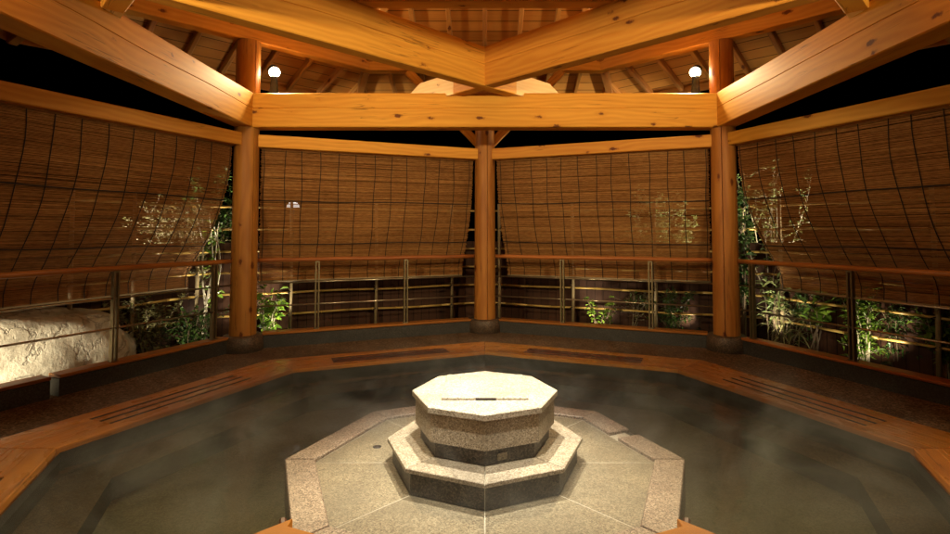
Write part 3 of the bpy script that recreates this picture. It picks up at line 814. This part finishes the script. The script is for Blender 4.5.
# downlight over the stone block, clamped under the near upper beam
def downlight(loc, label, rod):
    dl = thing('downlight', label, 'lamp', loc)
    m = MB(); m.lathe([(.05,.07),(.055,-.05),(.048,-.05),(.044,.02),(.001,.03)], (0,0,0), 20); m.build('housing', M['black'], dl)
    m = MB(); m.lathe([(.001,.0),(.03,-.004),(.03,.02),(.001,.022)], (0,0,0), 16); m.build('bulb', M['glow_small'], dl)
    if rod:
        m = MB(); m.tube([(0,0,.07),(0,0,rod)], .010, n=8); m.build('rod', M['black'], dl)
downlight((0,-1.12,2.98), 'black downlight under the near upper roof beam above the stone block', 0)
spot('lamp_light', (0,-1.12,2.93), (0,-.05,0), 420, 36, .9, col=(1,.91,.71), soft=.03)
downlight((0,0,2.95), 'black pendant downlight hanging from the roof peak straight over the stone block', 1.85)
spot('lamp_light', (0,0,2.89), (0,0,0), 660, 46, .9, col=(1,.92,.73), soft=.03)
# unseen fill lights added at the two pillars behind the camera, brightening the roof beams
for sx, lb in ((-1,'left'),(1,'right')):
    p = Vector((sx*2.38,-2.38,2.46)); tg = Vector((0,2.3,2.72))
    t = thing('fill_lamp', 'added fill light at the near %s pillar, turned up at the beams' % lb, 'lamp', p, 0, 'added fill lights at the near pillars')
    d = (tg-p).normalized(); rot = d.to_track_quat('Z','Y').to_matrix().to_4x4()
    m = MB(); m.lathe([(.02,-.16),(.02,-.10),(.05,-.08),(.06,.02),(.055,.02),(.05,-.05),(.001,-.06)], (0,0,0), 20); m.build('housing', M['black'], t, rot)
    m = MB(); m.lathe([(.001,-.05),(.04,-.045),(.04,-.02),(.001,-.015)], (0,0,0), 16); m.build('bulb', M['glow_small'], t, rot)
    spot('lamp_light', p+d*.05, tg, 520, 80, .8, soft=.05)
# garden spotlights
def garden(loc, target, power, label, cone=70, col=(1,.88,.62)):
    t = thing('garden_light', label, 'lamp', loc, 0, 'garden spotlights')
    d = (Vector(target)-Vector(loc)).normalized(); rot = d.to_track_quat('Z','Y').to_matrix().to_4x4()
    zb_ = min(-.09, G0-loc[2]); m = MB(); m.lathe([(.04,zb_),(.04,zb_+.012),(.012,zb_+.02),(.012,-.03),(.001,-.03)], (0,0,0), 12); m.build('stake', M['black'], t)
    m = MB(); m.lathe([(.03,-.06),(.042,-.03),(.045,.03),(.040,.03),(.036,.0),(.001,-.005)], (0,0,0), 18); m.build('housing', M['black'], t, rot)
    m = MB(); m.lathe([(.001,.004),(.030,.004),(.030,.012),(.001,.012)], (0,0,0), 14); m.build('bulb', M['glow_small'], t, rot)
    spot('garden_beam', Vector(loc)+d*.05, target, power, cone, .6, col)
garden((-3.92,-.28,.42), (-3.80,1.30,.02), 520, 'garden spotlight lighting the pale rock from the left', 48)
garden((-2.72,3.30,.0), (-3.16,3.0,.75), 130, 'garden spotlight in front of the sapling by the left pillar', 48)
garden((-2.20,3.42,.03), (-2.6,3.3,.4), 75, 'garden spotlight beside the yellow green shrub', 100)
garden((1.15,3.60,.02), (1.6,3.9,.5), 34, 'garden spotlight by the trailing vine', 100)
garden((3.60,3.95,1.0), (2.35,4.22,1.35), 520, 'added side light on a tall stake behind the right pillar', 58)  # unseen side light added to brighten the tree behind the blind
garden((3.05,2.68,.02), (3.35,3.0,.7), 48, 'garden spotlight under the pale shrub right of the right pillar', 90)
garden((4.70,2.30,1.0), (3.55,3.48,1.45), 850, 'added side light on a tall stake behind the right blind', 58)  # side light added out of view for the right-hand tree
garden((3.62,1.75,.02), (3.8,2.3,.45), 30, 'garden spotlight under the upright green shrub', 100)
garden((-4.70,2.15,1.0), (-3.65,3.40,1.35), 900, 'added side light on a tall stake behind the left blind', 58)  # side light added out of view for the left-hand tree
garden((2.66,3.58,.0), (2.25,4.0,.55), 8, 'added fill light in front of the dark bush left of the right pillar', 100)  # extra light added to lift the dark undergrowth
# small dome lamp glimpsed through the blind left of the centre pillar
gl = thing('dome_lamp', 'small white dome lamp glimpsed through the blind right of the left pillar', 'lamp', (-2.62,4.15,G0))
m = MB(); m.tube([(0,0,0),(0,0,1.66)], .018, n=10); m.build('pole', M['black'], gl)
m = MB(); m.lathe([(.085,1.66),(.08,1.70),(.055,1.735),(.001,1.75)], (0,0,0), 20); m.build('shade', M['glow_dome'], gl)

# steam over the water
st = MB(); st.prism(octagon(2.40), 0, .55)
M['steam'] = steamm()
so = st.build('steam', M['steam'], None, Matrix.Translation((0,0,-.068))); tag(so, 'thin steam drifting low over the pool', kind='stuff')

# ------------------------------------------------------------------ world, camera, render
w = bpy.data.worlds.new('World'); sc.world = w; w.use_nodes = True
nt = w.node_tree; bg = nt.nodes['Background']
sky = nt.nodes.new('ShaderNodeTexSky'); sky.sky_type = 'NISHITA'; sky.sun_disc = False
sky.sun_elevation = rad(-9); sky.sun_rotation = rad(200)
nt.links.new(sky.outputs[0], bg.inputs[0]); bg.inputs[1].default_value = .05
cam = bpy.data.cameras.new('camera'); co_ = bpy.data.objects.new('camera', cam); C.objects.link(co_)
co_.location = (0,-3.078,1.236); co_.rotation_euler = (rad(90)+.047, 0, 0)
cam.sensor_width = 36; cam.lens = 529.53/950*36
cam.shift_x = -(484.85-475)/950; cam.shift_y = -(267-207.13)/950
cam.clip_start = .02; cam.clip_end = 300
sc.camera = co_
sc.view_settings.view_transform = 'Standard'; sc.view_settings.look = 'None'
sc.view_settings.exposure = 0; sc.view_settings.gamma = 1
sc.render.engine = 'CYCLES'
cy = sc.cycles; cy.use_denoising = True; cy.denoiser = 'OPENIMAGEDENOISE'
cy.max_bounces = 8; cy.diffuse_bounces = 4; cy.glossy_bounces = 4; cy.transparent_max_bounces = 12; cy.volume_bounces = 0
cy.sample_clamp_indirect = 6; cy.caustics_reflective = False; cy.caustics_refractive = False
cy.volume_step_rate = 2.0; cy.volume_max_steps = 128
